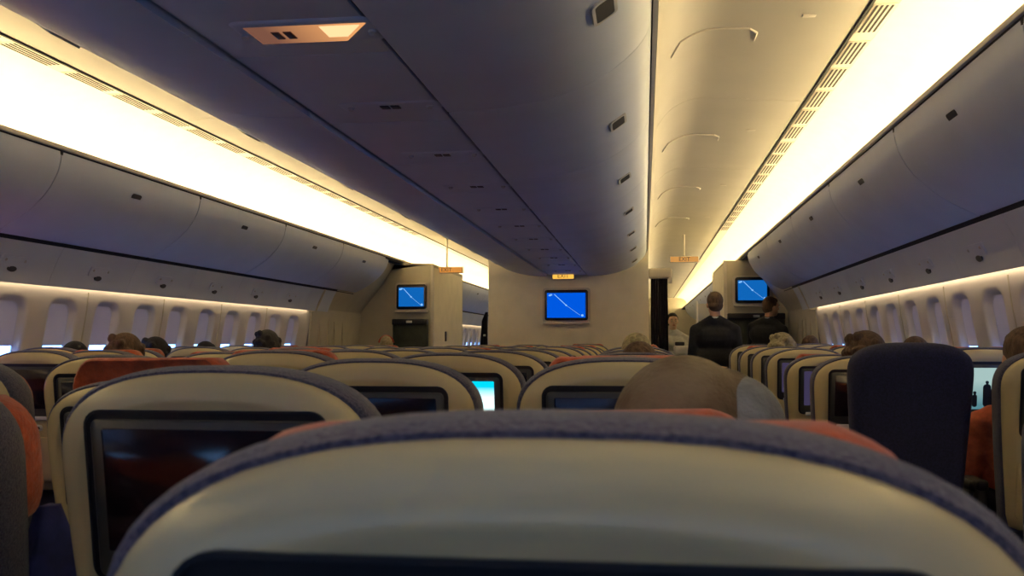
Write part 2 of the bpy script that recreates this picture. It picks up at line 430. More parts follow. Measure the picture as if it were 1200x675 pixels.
for s, side in ((-1, 'left'), (1, 'right')):
    first = None
    for k, (a, b) in enumerate(zip(edges, edges[1:])):
        n_from = len(edges)-1-k
        o_ = ['', 'nearest the forward monitor wall', 'second from the forward monitor wall', 'third from the forward monitor wall', 'fourth from the forward monitor wall', 'fifth from the forward monitor wall', 'sixth from the forward monitor wall', 'seventh from the forward monitor wall', 'eighth from the forward monitor wall'][n_from]
        t = thing('overhead_bin', (0, a, 0), 'closed grey %s-hand side overhead bin, %s' % (side, o_), 'overhead bin', '%s side overhead bins' % side)
        L = b-a
        if n_from == 1:
            # the last bin has a curved closing end
            bm = B(); pr = bin_prof(s); cx, cz = s*2.72, EYE+1.05
            rings = [[(p[0], 0.004, p[1]) for p in pr], [(p[0], L-0.01, p[1]) for p in pr]]
            for q in range(1, 7):
                th = q/6*PI/2; kx = math.cos(th)*0.98+0.02
                rings.append([(cx+(p[0]-cx)*(0.55+0.45*kx), L-0.01+0.55*math.sin(th)*(0.35+0.65*max(0, min(1, (p[1]-EYE-0.6)/0.46))), cz+(p[1]-cz)*(0.7+0.3*kx)) for p in pr])
            loft(bm, rings)
        else: bm = side_bin_body(s, L)
        link('bin_door', bm, M['bin'], t)
        link('bin_handle', bin_handle(s, L), M['handle'], t)
    for k, a in enumerate([16.6+1.75*i for i in range(8)]):
        t = thing('overhead_bin', (0, a, 0), 'distant %s-hand side bin in the forward cabin, %s beyond the partition' % (side, ORD[k]), 'overhead bin', 'forward cabin side bins, %s' % side)
        link('bin_door', side_bin_body(s, 1.75), M['bin'], t); link('bin_handle', bin_handle(s, 1.75), M['handle'], t)
    # dark joint and sloping passenger service panel under the bins
    for (ya, yb) in ((Y0, 12.1), (16.6, 30.5)):
        bm = B(); extrude_profile(bm, thick(Z([(2.655, 0.625), (2.668, 0.598)], s), 0.02*s), ya, yb); trim(bm, M['gap'])
    PS = [(2.664, 0.596), (2.70, 0.53), (2.74, 0.44), (2.772, 0.352)]
    bm = B()
    seg = 0.95
    y = Y0
    while y < 10.9:
        extrude_profile(bm, thick(Z(PS, s), 0.014*s), y+0.002, min(y+seg, 11.4)-0.002); y += seg
    extrude_profile(bm, thick(Z(PS, s), 0.014*s), 16.6, 30.5)
    link('trim_service_panel_'+side, bm, M['bin'], kind='structure')
    bm = B(); extrude_profile(bm, thick(Z([(2.70, 0.60), (2.80, 0.45), (2.79, 0.40)], s), 0.01*s), Y0, 11.3); trim(bm, M['gap'])
    # end closing of the panel and of the wall light
    bm = B(); extrude_profile(bm, Z([(2.66, 0.60), (2.775, 0.345), (2.86, 0.34), (2.86, 0.62)], s), 10.95, 11.0); trim(bm, M['cream_dim'])

# reading light clusters on the side service panels
def psu_side(s):
    t = thing('service_unit', (0, 0, 0), '', 'reading light panel')
    n = Vector((-0.88*s, 0, -0.42)).normalized(); up = Vector((-0.42*s, 0, 0.88)).normalized(); c = Vector((s*2.722, 0, EYE+0.475))
    bm = B(); o = rrect(0.13, 0.035, 0.015, 4)
    loft(bm, [[tuple(c+Vector((0, p, 0))+up*q+n*d) for p, q in o] for d in (-0.004, 0.006)]); link('panel', bm, M['bin'], t)
    bm = B()
    loft(bm, [[tuple(c+Vector((0, 0.04*math.cos(R(a)), 0))+up*(0.018*math.sin(R(a))-0.045)+n*d) for a in range(0, 360, 30)] for d in (-0.004, 0.009)]); link('speaker_grille', bm, M['handle'], t)
    for q in (-0.09, 0.09):
        bm = B(); ball(bm, c+Vector((0, q, 0))+up*0.01+n*0.004, 0.010, 10, 6); link('reading_lamp', bm, M['light_grey'], t)
    return t
for s, side in ((-1, 'left'), (1, 'right')):
    p = None
    for k in range(9):
        y = 2.6+0.93*k
        lab = 'small reading light unit under the %s-hand side bins, %s from the viewer' % (side, ORD[k])
        if p is None:
            p = psu_side(s); p.location = (0, y, 0); p['label'] = lab; p['group'] = 'reading light units under the %s bins' % side
        else: dup(p, (0, y, 0), lab)

# ------------------------------------------------------------------ CENTRE BINS
CF = smooth_poly([(0.272, 0.862), (0.45, 0.868), (0.62, 0.894), (0.76, 0.935), (0.87, 0.99), (0.96, 1.06), (1.015, 1.13), (1.036, 1.205)], 5)
def centre_bin(s, L):
    bm = B(); pr = Z(CF+[(1.02, 1.30), (0.9, 1.40), (0.285, 1.40), (0.272, 1.35)], s)
    cx = sum(p[0] for p in pr)/len(pr); cz = sum(p[1] for p in pr)/len(pr)
    rings = [[(cx+(p[0]-cx)*k, y, cz+(p[1]-cz)*k) for p in pr] for y, k in ((0.002, 0.985), (0.006, 0.996), (0.012, 1.0), (L-0.012, 1.0), (L-0.006, 0.996), (L-0.002, 0.985))]
    loft(bm, rings); return bm
def centre_latch(s, L):
    c = Vector((s*0.888, L*0.56, EYE+0.999)); n = Vector((s*0.57, 0, -0.82)).normalized(); up = Vector((s*0.82, 0, 0.57)).normalized()
    bm = B(); o = rrect(0.088, 0.044, 0.02, 5); i = rrect(0.076, 0.033, 0.015, 5)
    P = lambda pts, d: [tuple(c+Vector((0, p, 0))+up*q+n*d) for p, q in pts]
    loft(bm, [P(o, -0.006), P(o, 0.004), P(i, 0.004), P(i, -0.002)], False, False)
    bm2 = B(); loft(bm2, [P(i, -0.004), P(i, 0.003)])
    return bm, bm2
cedges = [-1.55+1.55*i-0.2 for i in range(10)]+[12.95]
cedges = [Y0]+[0.5, 2.05, 3.6, 5.15, 6.7, 8.25, 9.8, 11.35, 12.93]
wd = ['first', 'second', 'third', 'fourth', 'fifth', 'sixth', 'seventh', 'eighth', 'ninth']
for s, side in ((-1, 'left'), (1, 'right')):
    for k, (a, b) in enumerate(zip(cedges, cedges[1:])):
        n_from = len(cedges)-2-k
        t = thing('overhead_bin', (0, a, 0), 'grey-blue centre overhead bin with its door on the %s aisle, %s back from the partition' % (side, wd[n_from]), 'overhead bin', 'centre overhead bins, %s aisle' % side)
        link('bin_door', centre_bin(s, b-a), M['centre_bin'], t)
        f, g = centre_latch(s, b-a)
        link('latch_rim', f, M['light_grey'], t); link('latch', g, M['gap'], t)
# underside rail between the bins with gaps
bm = B()
y = Y0
while y < 12.9:
    e = min(y+0.93, 12.93); box(bm, -0.250, 0.250, y+0.002, e-0.002, EYE+0.874, EYE+0.886, 0.002); y += 0.93
trim(bm, M['centre_bin'])
bm = B(); box(bm, -0.272, 0.272, Y0, 12.93, EYE+0.892, EYE+0.90); trim(bm, M['gap'])

# passenger service units on the underside
def psu(lit=False):
    t = thing('service_unit', (0, 0, 0), '', 'reading light panel')
    bm = B()
    rings = []
    for w, h, z in ((0.190, 0.062, 0.0), (0.187, 0.059, -0.003), (0.172, 0.046, -0.005)):
        rings.append([(p, q, z) for p, q in rrect(w, h, 0.03, 5)])
    loft(bm, rings); link('housing', bm, M['centre_bin'], t)
    for sx in (-1, 1):
        bm = B(); tube(bm, (sx*0.150, 0, -0.002), (sx*0.150, -0.004, -0.014), 0.014, 0.010, 12); link('reading_lamp', bm, M['light_grey'], t)
    bm = B()
    for q in (-0.02, 0.02): box(bm, q-0.016, q+0.016, -0.022, 0.022, -0.009, -0.003, 0.002)
    link('sign_box', bm, M['handle'], t)
    return t
PY = [2.56+0.95*k for k in range(11)]
p = psu()
for k, y in enumerate(PY):
    if k == 0: continue
    lab = 'unlit reading light and sign unit under the centre bins, %s behind the glowing one' % ['', 'first', 'second', 'third', 'fourth', 'fifth', 'sixth', 'seventh', 'eighth', 'ninth', 'tenth'][k]
    lab = lab.replace('behind', 'beyond')
    if k == 1: p.location = (0.072, y, EYE+0.874); p['label'] = lab; p['group'] = 'service units under the centre bins'
    else: dup(p, (0.072, y, EYE+0.874), lab)
t = thing('service_unit', (0.07, 2.62, EYE+0.874), 'glowing amber lit service unit under the centre bins near the viewer', 'reading light panel')
bm = B(); rings = [[(q, r_, z) for q, r_ in rrect(w, h, 0.035, 5)] for w, h, z in ((0.205, 0.100, 0.0), (0.200, 0.095, -0.005), (0.19, 0.085, -0.008))]
loft(bm, rings); link('housing', bm, M['centre_bin'], t)
bm = B(); o = [(-0.165, -0.07), (0.185, -0.07), (0.09, 0.075), (-0.165, 0.075)]
loft(bm, [[(q, r_, z) for q, r_ in o] for z in (-0.006, -0.010)]); link('glowing_lens', bm, E_LENS, t)
bm = B(); o = [(0.05, -0.062), (0.165, -0.062), (0.105, 0.03), (0.05, 0.03)]
loft(bm, [[(q, r_, z) for q, r_ in o] for z in (-0.009, -0.012)]); link('lamp_spot', bm, E_LENS2, t)
bm = B()
for q in (-0.09, -0.055): box(bm, q-0.012, q+0.012, -0.03, 0.03, -0.013, -0.008, 0.002)
link('sign_box', bm, mat('amber_glass', (0.25, 0.10, 0.06), 0.4), t)
for sx in (-1, 1):
    bm = B(); tube(bm, (sx*0.185, 0, -0.004), (sx*0.185, -0.006, -0.018), 0.013, 0.010, 12); link('reading_lamp', bm, M['light_grey'], t)

# embossed hatch panels and small latches in the right-hand and left-hand aisle ceiling
def arch_z(a):
    for p_, q_ in zip(ARCH, ARCH[1:]):
        if p_[0] <= a <= q_[0]: return p_[1]+(q_[1]-p_[1])*(a-p_[0])/(q_[0]-p_[0]+1e-9)
    return 1.46
for s, side in ((1, 'right'), (-1, 'left')):
    for k, y in enumerate((4.75, 7.15, 9.55, 11.9)):
        w_ = ['nearest the viewer', 'second along', 'third along', 'furthest forward'][k]
        bm = B()
        A = [1.14+0.40*i/10 for i in range(11)]
        def edge(dy, pts):
            return [(s*a, y+dy, EYE+arch_z(a)-0.004) for a in pts]
        path = [(s*A[0], y+0.02, EYE+arch_z(A[0])-0.003)]+[(s*a, y-0.10, EYE+arch_z(a)-0.003) for a in A[1:-1]]+[(s*A[-1], y-0.04, EYE+arch_z(A[-1])-0.003), (s*A[-1], y+0.08, EYE+arch_z(A[-1])-0.003)]
        for p0, p1 in zip(path, path[1:]): tube(bm, p0, p1, 0.0055, seg=6)
        o = link('ceiling_hatch', bm, M['rail'])
        tag(o, 'embossed grip outline in the %s aisle ceiling panel, %s' % (side, w_), 'hatch grip', 'grip outlines in the %s aisle ceiling' % side)
        bm = B(); box(bm, s*1.74-0.03, s*1.74+0.03, y-0.32, y-0.28, EYE+1.450, EYE+1.462, 0.003)
        o = link('ceiling_latch', bm, M['rail'])
        tag(o, 'small rectangular latch in the %s aisle ceiling panel, %s' % (side, w_), 'latch', 'latches in the %s aisle ceiling' % side)

# ------------------------------------------------------------------ FORWARD PARTITIONS
# centre bulkhead with the curved bin line
bm = B()
arc = [(-1.06, 1.21)]+[(-a, z+0.0) for a, z in reversed(CF)]+[(a, z) for a, z in CF]+[(1.06, 1.21)]
top = Z([(-1.06, 1.36), (1.06, 1.36)])
pr = [(-1.06, 0.0), (1.06, 0.0)]+Z([(1.06, 1.30), (-1.06, 1.30)])
extrude_profile(bm, pr, 12.94, 13.06)
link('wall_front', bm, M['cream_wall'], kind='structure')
# side lavatory walls
for s, side, ax in ((-1, 'left', 1.83), (1, 'right', 2.04)):
    bm = B()
    box(bm, *sorted((s*ax, s*2.95)), 13.0, 15.2, 0, EYE+1.05, 0.012)
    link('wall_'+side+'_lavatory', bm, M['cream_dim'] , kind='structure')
    bm = B(); box(bm, *sorted((s*(ax-0.012), s*(ax+0.03))), 12.985, 13.02, 0, EYE+1.05, 0.004); trim(bm, M['rail'])
    bm = B(); box(bm, *sorted((s*(ax-0.012), s*(ax+0.01))), 13.03, 15.1, 0.02, EYE+1.0, 0.004)
    link('door_%d' % (3 if s < 0 else 4), bm, M['cream_wall'], kind='structure')
    bm = B(); box(bm, *sorted((s*(ax-0.03), s*(ax-0.012))), 13.75, 13.80, 1.22, 1.36, 0.006)
    o = link('door_handle', bm, M['handle']); tag(o, 'small dark door handle on the %s lavatory wall beside the aisle' % side, 'handle')
# header closing the gap over the lavatory walls
    bm = B(); extrude_profile(bm, Z([(ax if s<0 else 2.25, 1.05), (2.25, 1.07), (2.9, 1.07), (2.9, 0.9)], s), 13.0, 13.04); trim(bm, M['cream_dim'])

def monitor(x, y, z, w, h, emat, label, tilt=0):
    t = thing('wall_monitor', (x, y, z), label, 'monitor')
    bm = B(); rings = [[(p_, d, q_+ (0.012*(1-(p_/w)**2) if q_ > 0 else 0)) for p_, q_ in rrect(w, h, 0.03, 5)] for d in (0.0, -0.05, -0.06)]
    rings.append([(p_*0.97, -0.066, q_*0.96) for p_, q_ in rrect(w, h, 0.03, 5)])
    loft(bm, rings); link('housing', bm, M['black'], t)
    sw, sh = w-0.032, h-0.034
    bm = B(); box(bm, -sw, sw, -0.070, -0.064, -sh, sh-0.004, 0.002); sc_ = link('screen', bm, emat, t)
    bm = B(); tube(bm, (-sw*0.62, -0.071, sh*0.86), (0, -0.071, -0.002), 0.0045, seg=6); tube(bm, (0, -0.071, -0.002), (sw*0.72, -0.0705, -sh*0.8), 0.002, seg=6)
    ball(bm, (0, -0.071, -0.002), (0.013, 0.003, 0.011), 10, 6); ball(bm, (-sw*0.82, -0.071, sh*0.80), (0.028, 0.003, 0.012), 10, 6, Euler((0, R(-20), 0))); ball(bm, (sw*0.84, -0.071, -sh*0.82), (0.018, 0.003, 0.016), 10, 6)
    link('flight_track', bm, E_TRACK, sc_)
    bm = B(); box(bm, -w-0.02, w+0.02, -0.10, 0.0, -h-0.05, -h-0.018, 0.008); link('cream_ledge', bm, M['rail'], t)
    bm = B(); o1 = rrect(w+0.03, h+0.03, 0.04, 5); o2 = rrect(w-0.002, h-0.002, 0.03, 5)
    loft(bm, [[(p_, d, q_) for p_, q_ in o] for o, d in ((o1, 0.0), (o1, -0.015), (o2, -0.015), (o2, 0.0))], False, False); link('surround', bm, M['rail'], t)
    return t
monitor(-0.015, 12.94, EYE+0.475, 0.285, 0.20, E_MAP, 'blue moving-map monitor in the middle of the cream front partition')
monitor(-2.115, 13.0, EYE+0.60, 0.205, 0.165, E_MAP2, 'blue moving-map monitor on the left-hand lavatory wall')
monitor(2.385, 13.0, EYE+0.66, 0.215, 0.165, E_MAP2, 'blue moving-map monitor on the right-hand lavatory wall')

# fold-down crew seats (dark padded) under the side monitors
for s, x, w, side, zt in ((-1, -2.115, 0.24, 'left', 1.50), (1, 2.42, 0.36, 'right', 1.56)):
    t = thing('crew_jump_seat', (x, 12.975, 0), 'dark padded folded crew seat on the %s-hand lavatory wall' % side, 'jump seat')
    bm = B(); box(bm, -w, w, -0.12, 0, 0.25, zt, 0.03); link('back_pad', bm, M['jump'], t)
    bm = B(); box(bm, -w+0.02, w-0.02, -0.20, -0.12, 0.45, 0.9, 0.03); link('folded_seat', bm, M['jump'], t)
    bm = B(); box(bm, -w, w, -0.15, -0.02, zt-0.06, zt+0.02, 0.015); link('top_box', bm, M['black'], t)
    bm = B(); box(bm, -0.04, 0.04, -0.158, -0.149, zt-0.035, zt-0.005, 0.003); link('latch', bm, M['light_grey'], t)

# exit signs
def exit_sign(x, y, z, w, label, m_):
    t = thing('exit_sign', (x, y, z), label, 'sign')
    bm = B(); box(bm, -w, w, -0.03, 0.03, -0.045, 0.045, 0.01); link('housing', bm, M['rail'], t)
    bm = B(); box(bm, -w+0.012, w-0.012, -0.034, -0.029, -0.036, 0.036, 0.002); f = link('lit_face', bm, m_, t)
    cu = bpy.data.curves.new('lettering', 'FONT'); cu.body = 'EXIT'; cu.size = 0.075; cu.align_x = 'CENTER'; cu.align_y = 'CENTER'; cu.extrude = 0.001
    cu.materials.append(M['handle'])
    o0 = bpy.data.objects.new('lettering', cu); C.objects.link(o0); bpy.context.view_layer.update()
    me = bpy.data.meshes.new_from_object(o0.evaluated_get(bpy.context.evaluated_depsgraph_get())); bpy.data.objects.remove(o0)
    o = bpy.data.objects.new('lettering', me); C.objects.link(o); o.parent = f; o.location = (0, -0.036, 0); o.rotation_euler = (R(90), 0, 0)
    return t
exit_sign(-0.05, 12.86, EYE+0.855, 0.15, 'lit amber sign over the centre monitor at the partition', E_AMBER)
exit_sign(-1.72, 13.4, EYE+0.99, 0.23, 'brownish lit sign hanging over the left aisle by the partition', emit('amber_sign_dim', (0.75, 0.30, 0.06), 0.9))
exit_sign(1.55, 13.6, EYE+1.12, 0.20, 'brownish lit sign hanging over the right aisle by the partition', emit('amber_sign_faint', (0.80, 0.38, 0.10), 0.8))
for x, y, z, h in ((-1.72, 13.4, EYE+0.99, 1.46), (1.55, 13.6, EYE+1.12, 1.46)):
    bm = B(); tube(bm, (x, y, z+0.04), (x, y, EYE+h), 0.012, seg=8); trim(bm, M['rail'])

# curtain beside the centre partition with cream valance
t = thing('aisle_curtain', (1.20, 13.1, 0), 'dark gathered curtain hanging beside the right edge of the cream partition', 'curtain')
bm = B(); pts = []
n = 40
fr = [( -0.11+0.22*i/n, 0.05+0.035*math.sin(i*1.05)) for i in range(n+1)]
bk = [(x, y+0.02) for x, y in reversed(fr)]
loft(bm, [[(x*(1.0 if z > 1 else 1.05), y, z) for x, y in fr+bk] for z in (0.06, 1.0, 2.05)]); link('cloth', bm, M['curtain'], t)
bm = B(); box(bm, -0.14, 0.17, -0.02, 0.16, 2.05, 2.19, 0.03); link('valance', bm, M['rail'], t)
bm = B(); box(bm, 0.12, 0.17, -0.02, 0.10, 1.98, 2.06, 0.01); link('curtain_hook', bm, M['rail'], t)
t = thing('aisle_curtain', (-1.13, 13.3, 0), 'narrow dark curtain at the left edge of the cream partition', 'curtain')
bm = B(); fr = [(-0.10+0.10*i/20, 0.03*math.sin(i*1.1)) for i in range(21)]; bk = [(x, y+0.02) for x, y in reversed(fr)]
loft(bm, [[(x*k_, y, z) for x, y in fr+bk] for z, k_ in ((0.06, 1.0), (1.2, 1.0), (1.5, 0.8), (1.62, 0.3))]); link('cloth', bm, M['curtain'], t)
bm = B(); tube(bm, (-0.05, -0.03, 1.30), (-0.02, -0.03, 1.30), 0.014, seg=10); link('tie_button', bm, M['light_grey'], t)

# forward partition deep in the right-hand cabin
bm = B(); box(bm, 2.02, 2.90, 19.4, 19.5, 0, 1.95, 0.01); link('wall_forward_right', bm, M['cream_dim'], kind='structure')
bm = B(); box(bm, 2.0, 2.04, 19.36, 19.42, 0, 2.0, 0.01); trim(bm, M['cream_wall'])
t = thing('blue_notice_panel', (2.18, 19.35, 1.53), 'small blue notice panel on the far partition left of the standing steward', 'panel')
bm = B(); box(bm, -0.14, 0.14, 0, 0.03, -0.08, 0.08, 0.005); link('panel_frame', bm, M['grey'], t)
bm = B(); box(bm, -0.13, 0.13, -0.008, 0.0, -0.07, 0.07, 0.003); link('panel_face', bm, mat('panel_blue', (0.05, 0.22, 0.40), 0.4), t)

# galley trolley in the right aisle
t = thing('service_trolley', (1.46, 11.4, 0), 'light grey service trolley standing in the right aisle left of the steward', 'trolley')
bm = B(); box(bm, -0.14, 0.14, -0.25, 0.25, 0.10, 1.03, 0.02); link('cabinet', bm, M['light_grey'], t)
bm = B(); box(bm, -0.15, 0.15, -0.27, 0.27, 1.03, 1.07, 0.01); link('worktop', bm, M['grey'], t)
bm = B(); box(bm, -0.125, 0.125, -0.22, 0.18, 1.07, 1.17, 0.02); link('drawer_tray', bm, M['light_grey'], t)
bm = B(); tube(bm, (-0.12, -0.29, 0.98), (0.12, -0.29, 0.98), 0.012); link('push_handle', bm, M['chrome'], t)
for sx in (-1, 1):
    for sy in (-1, 1):
        bm = B(); tube(bm, (sx*0.11-0.015, sy*0.2, 0.05), (sx*0.11+0.015, sy*0.2, 0.05), 0.05, seg=14); link('wheel', bm, M['black'], t)
bm = B(); box(bm, 1.345, 1.45, 11.25, 11.40, 1.171, 1.215, 0.012)
o = link('stacked_cup_box', bm, M['black']); tag(o, 'small black box on the left of the service trolley top', 'box')

# ------------------------------------------------------------------ SEATS
SW, SH, SN, ST = 0.262, 0.145, 2.6, 1.17
def seat_outline(off, zt=ST, zb=0.46, w=SW, n=SN, h=SH, N=26):
    w = w-off; zt = zt-off; h = h-off*0.45; zb = zb+off
    pts = []
    for i in range(N+1):
        th = PI*i/N
        c, s_ = math.cos(th), math.sin(th)
        pts.append((w*math.copysign(abs(c)**(2/n), c), zt-h+h*abs(s_)**(2/n)))
    wb = w-0.035
    for z_, k in ((zt-h-0.12, 0.15), (zt-h-0.3, 0.5), (zb+0.06, 1.0)):
        pts.append((-(w+(wb-w)*k), z_))
    r = 0.05
    pts += [(-wb+0.012, zb+0.015), (-wb+0.05, zb), (wb-0.05, zb), (wb-0.012, zb+0.015)]
    for z_, k in ((zb+0.06, 1.0), (zt-h-0.3, 0.5), (zt-h-0.12, 0.15)):
        pts.append(((w+(wb-w)*k), z_))
    return pts
TAN = 0.17
def shear(p, k=TAN):
    return (p[0], p[1]+(ST-p[2])*k, p[2])
def seat_ring(off, y, **k): return [shear((p[0], y, p[1])) for p in seat_outline(off, **k)]
def bm_shell():
    bm = B()
    spec = ((0.004, 0.045), (0.0, 0.03), (0.0, 0.010), (0.002, 0.002), (0.005, -0.004), (0.010, -0.0095), (0.018, -0.0155), (0.028, -0.0205), (0.038, -0.0240), (0.044, -0.0255), (0.048, -0.0248), (0.07, -0.0256), (0.10, -0.0262))
    loft(bm, [seat_ring(o, y) for o, y in spec]); return bm
def bm_back():
    bm = B()
    spec = ((0.02, 0.006), (-0.004, 0.010), (-0.009, 0.022), (-0.0115, 0.045), (-0.011, 0.075), (-0.004, 0.10), (0.02, 0.118), (0.06, 0.125))
    loft(bm, [seat_ring(o, y) for o, y in spec]); return bm
def bm_cover(wv, z0, z1, bulge=0.0, sag=0.0, sd=0):
    """the orange cloth over the headrest: a soft block in front of the back, folded over its top"""
    rnd = random.Random(sd); ph = rnd.random()*6
    bm = B(); rings = []
    for y, o in ((0.082, 0.016), (0.072, 0.006), (0.078, 0.0), (0.12, -0.004), (0.165, 0.0), (0.195, 0.014), (0.205, 0.04)):
        ring = []
        for (x, z) in rrect(wv-o, (z1-z0)/2-o, 0.055, 6, 0, (z0+z1)/2):
            zz = z
            if z > (z0+z1)/2:
                zz += -sag*(x/wv)**2 + 0.004*math.sin(x*38+ph)+0.003*math.sin(x*71+ph*2)
            ring.append(shear((x, y+bulge, zz)))
        rings.append(ring)
    loft(bm, rings); return bm
def rr_panel(bm, w, h, r, cz, y0, y1, bev=0.003, cx=0.0):
    rings = []
    for y, o in ((y0, 0), (y1+bev, 0), (y1, bev)):
        rings.append([shear((p, y, q)) for p, q in rrect(w-o, h-o, r, 5, cx, cz)])
    loft(bm, rings)
def make_seat():
    t = thing('passenger_seat', (0, 0, 0), '', 'seat')
    link('back_shell', bm_shell(), M['shell'], t, angle=50)
    link('backrest', bm_back(), M['navy'], t, angle=60)
    link('headrest_cover', bm_cover(0.212, 0.93, 1.1775, 0, 0.012), M['orange'], t, angle=70)
    # display unit: black recess frame, grey bezel, glass
    bm = B()
    o1 = rrect(0.201, 0.140, 0.028, 5, 0, 0.972); o2 = rrect(0.197, 0.136, 0.024, 5, 0, 0.972)
    P = lambda o, y: [shear((p, y, q)) for p, q in o]
    loft(bm, [P(o1, -0.022), P(o1, -0.0285), P(o2, -0.0290), P(o2, -0.0268)], False, True)
    d = link('screen_frame', bm, M['black'], t)
    bm = B(); rr_panel(bm, 0.190, 0.128, 0.014, 0.969, -0.024, -0.0300); link('bezel', bm, M['bezel'], d)
    bm = B(); rr_panel(bm, 0.170, 0.099, 0.004, 0.983, -0.026, -0.0312, 0.001); link('screen', bm, M['screen'], d)
    bm = B(); rr_panel(bm, 0.16, 0.010, 0.004, 0.835, -0.02, -0.038); link('screen_ledge', bm, M['light_grey'], t)
    bm = B(); rr_panel(bm, 0.05, 0.016, 0.015, 0.785, -0.02, -0.032); h_ = link('handset', bm, M['light_grey'], t)
    bm = B(); rr_panel(bm, 0.038, 0.008, 0.007, 0.785, -0.028, -0.034); link('handset_keys', bm, M['black'], h_)
    bm = B(); rr_panel(bm, 0.205, 0.115, 0.02, 0.625, -0.02, -0.044); tr = link('tray_table', bm, M['shell'], t)
    bm = B(); rr_panel(bm, 0.022, 0.012, 0.004, 0.750, -0.02, -0.054); link('tray_latch', bm, M['grey'], t)
    # cushion, armrests, legs
    yb = 0.12+0.70*TAN
    bm = B(); box(bm, -0.235, 0.235, yb-0.02, yb+0.44, 0.33, 0.46, 0.04); link('seat_cushion', bm, M['navy'], t)
    for sx in (-1, 1):
        bm = B(); box(bm, sx*0.285-0.024, sx*0.285+0.024, yb-0.05, yb+0.36, 0.60, 0.645, 0.014)
        box(bm, sx*0.285-0.02, sx*0.285+0.02, yb-0.03, yb+0.10, 0.35, 0.61, 0.01); link('armrest', bm, M['black'], t)
        bm = B(); tube(bm, (sx*0.2, yb+0.05, 0.0), (sx*0.2, yb+0.08, 0.34), 0.018); tube(bm, (sx*0.2, yb+0.38, 0.0), (sx*0.2, yb+0.32, 0.34), 0.018)
        box(bm, sx*0.2-0.025, sx*0.2+0.025, yb, yb+0.42, 0.0, 0.02, 0.005); link('leg', bm, M['chrome'], t)
    return t
seat0 = make_seat()
_sname = {}
seat_free = [True]
def put_seat(x, y, label, group, dz=0.0, rx=0.0, rz=0.0, swap=None, hide=()):
    if seat_free[0]: r = seat0; seat_free[0] = False; r.location = (x, y, dz); r['label'] = label; r['group'] = group
    else: r = dup(SEAT_SRC, (x, y, dz), label, group)
    r.rotation_euler = (rx, 0, rz)
    if swap:
        for ch in r.children:
            base = ch.name.split('.')[0]
            if base in swap: ch.data = swap[base]
            for g in ch.children:
                b2 = g.name.split('.')[0]
                if b2 in swap: g.data = swap[b2]
    return r
SEAT_SRC = seat0
def mesh_of(bm, m, angle=60):
    o = link('tmp', bm, m, angle=angle); d = o.data; C.objects.unlink(o); bpy.data.objects.remove(o); return d
def scr(m_):
    bm = B(); rr_panel(bm, 0.170, 0.099, 0.004, 0.983, -0.026, -0.0312, 0.001); return mesh_of(bm, m_)
COV_HIGH = mesh_of(bm_cover(0.225, 0.95, 1.262, 0.0, 0.055, 3), M['orange'])
COV_MID = mesh_of(bm_cover(0.20, 0.93, 1.186, 0.0, 0.010, 5), M['orange'])
COV_WIDE = mesh_of(bm_cover(0.247, 0.90, 1.15, 0.0, 0.03, 8), M['orange'])
COV_NARROW = mesh_of(bm_cover(0.16, 0.90, 1.12, 0.0, 0.004, 5), M['orange'])
COV_REC = mesh_of(bm_cover(0.185, 0.93, 1.209, 0.0, 0.004, 5), M['orange'])
COV_LOW = mesh_of(bm_cover(0.215, 0.88, 1.135, 0.0, 0.01, 9), M['orange'])
SCR_CYAN = scr(emit('cyan_picture', (0.75, 1.0, 1.0), 1.5, (0.0, 0.50, 0.70), 2, 0.70, 0.90))
SCR_SHEEN = scr(emit('purple_sheen_glow', (0.05, 0.04, 0.09), 0.9, (0.12, 0.10, 0.20), 0, 0.2, 0.8))  # purple reflection on the dark glass, painted as a faint glow
SCR_FILM = scr(emit('film_picture', (0.10, 0.26, 0.30), 0.9, (0.42, 0.60, 0.58), 2, 0.1, 0.7))

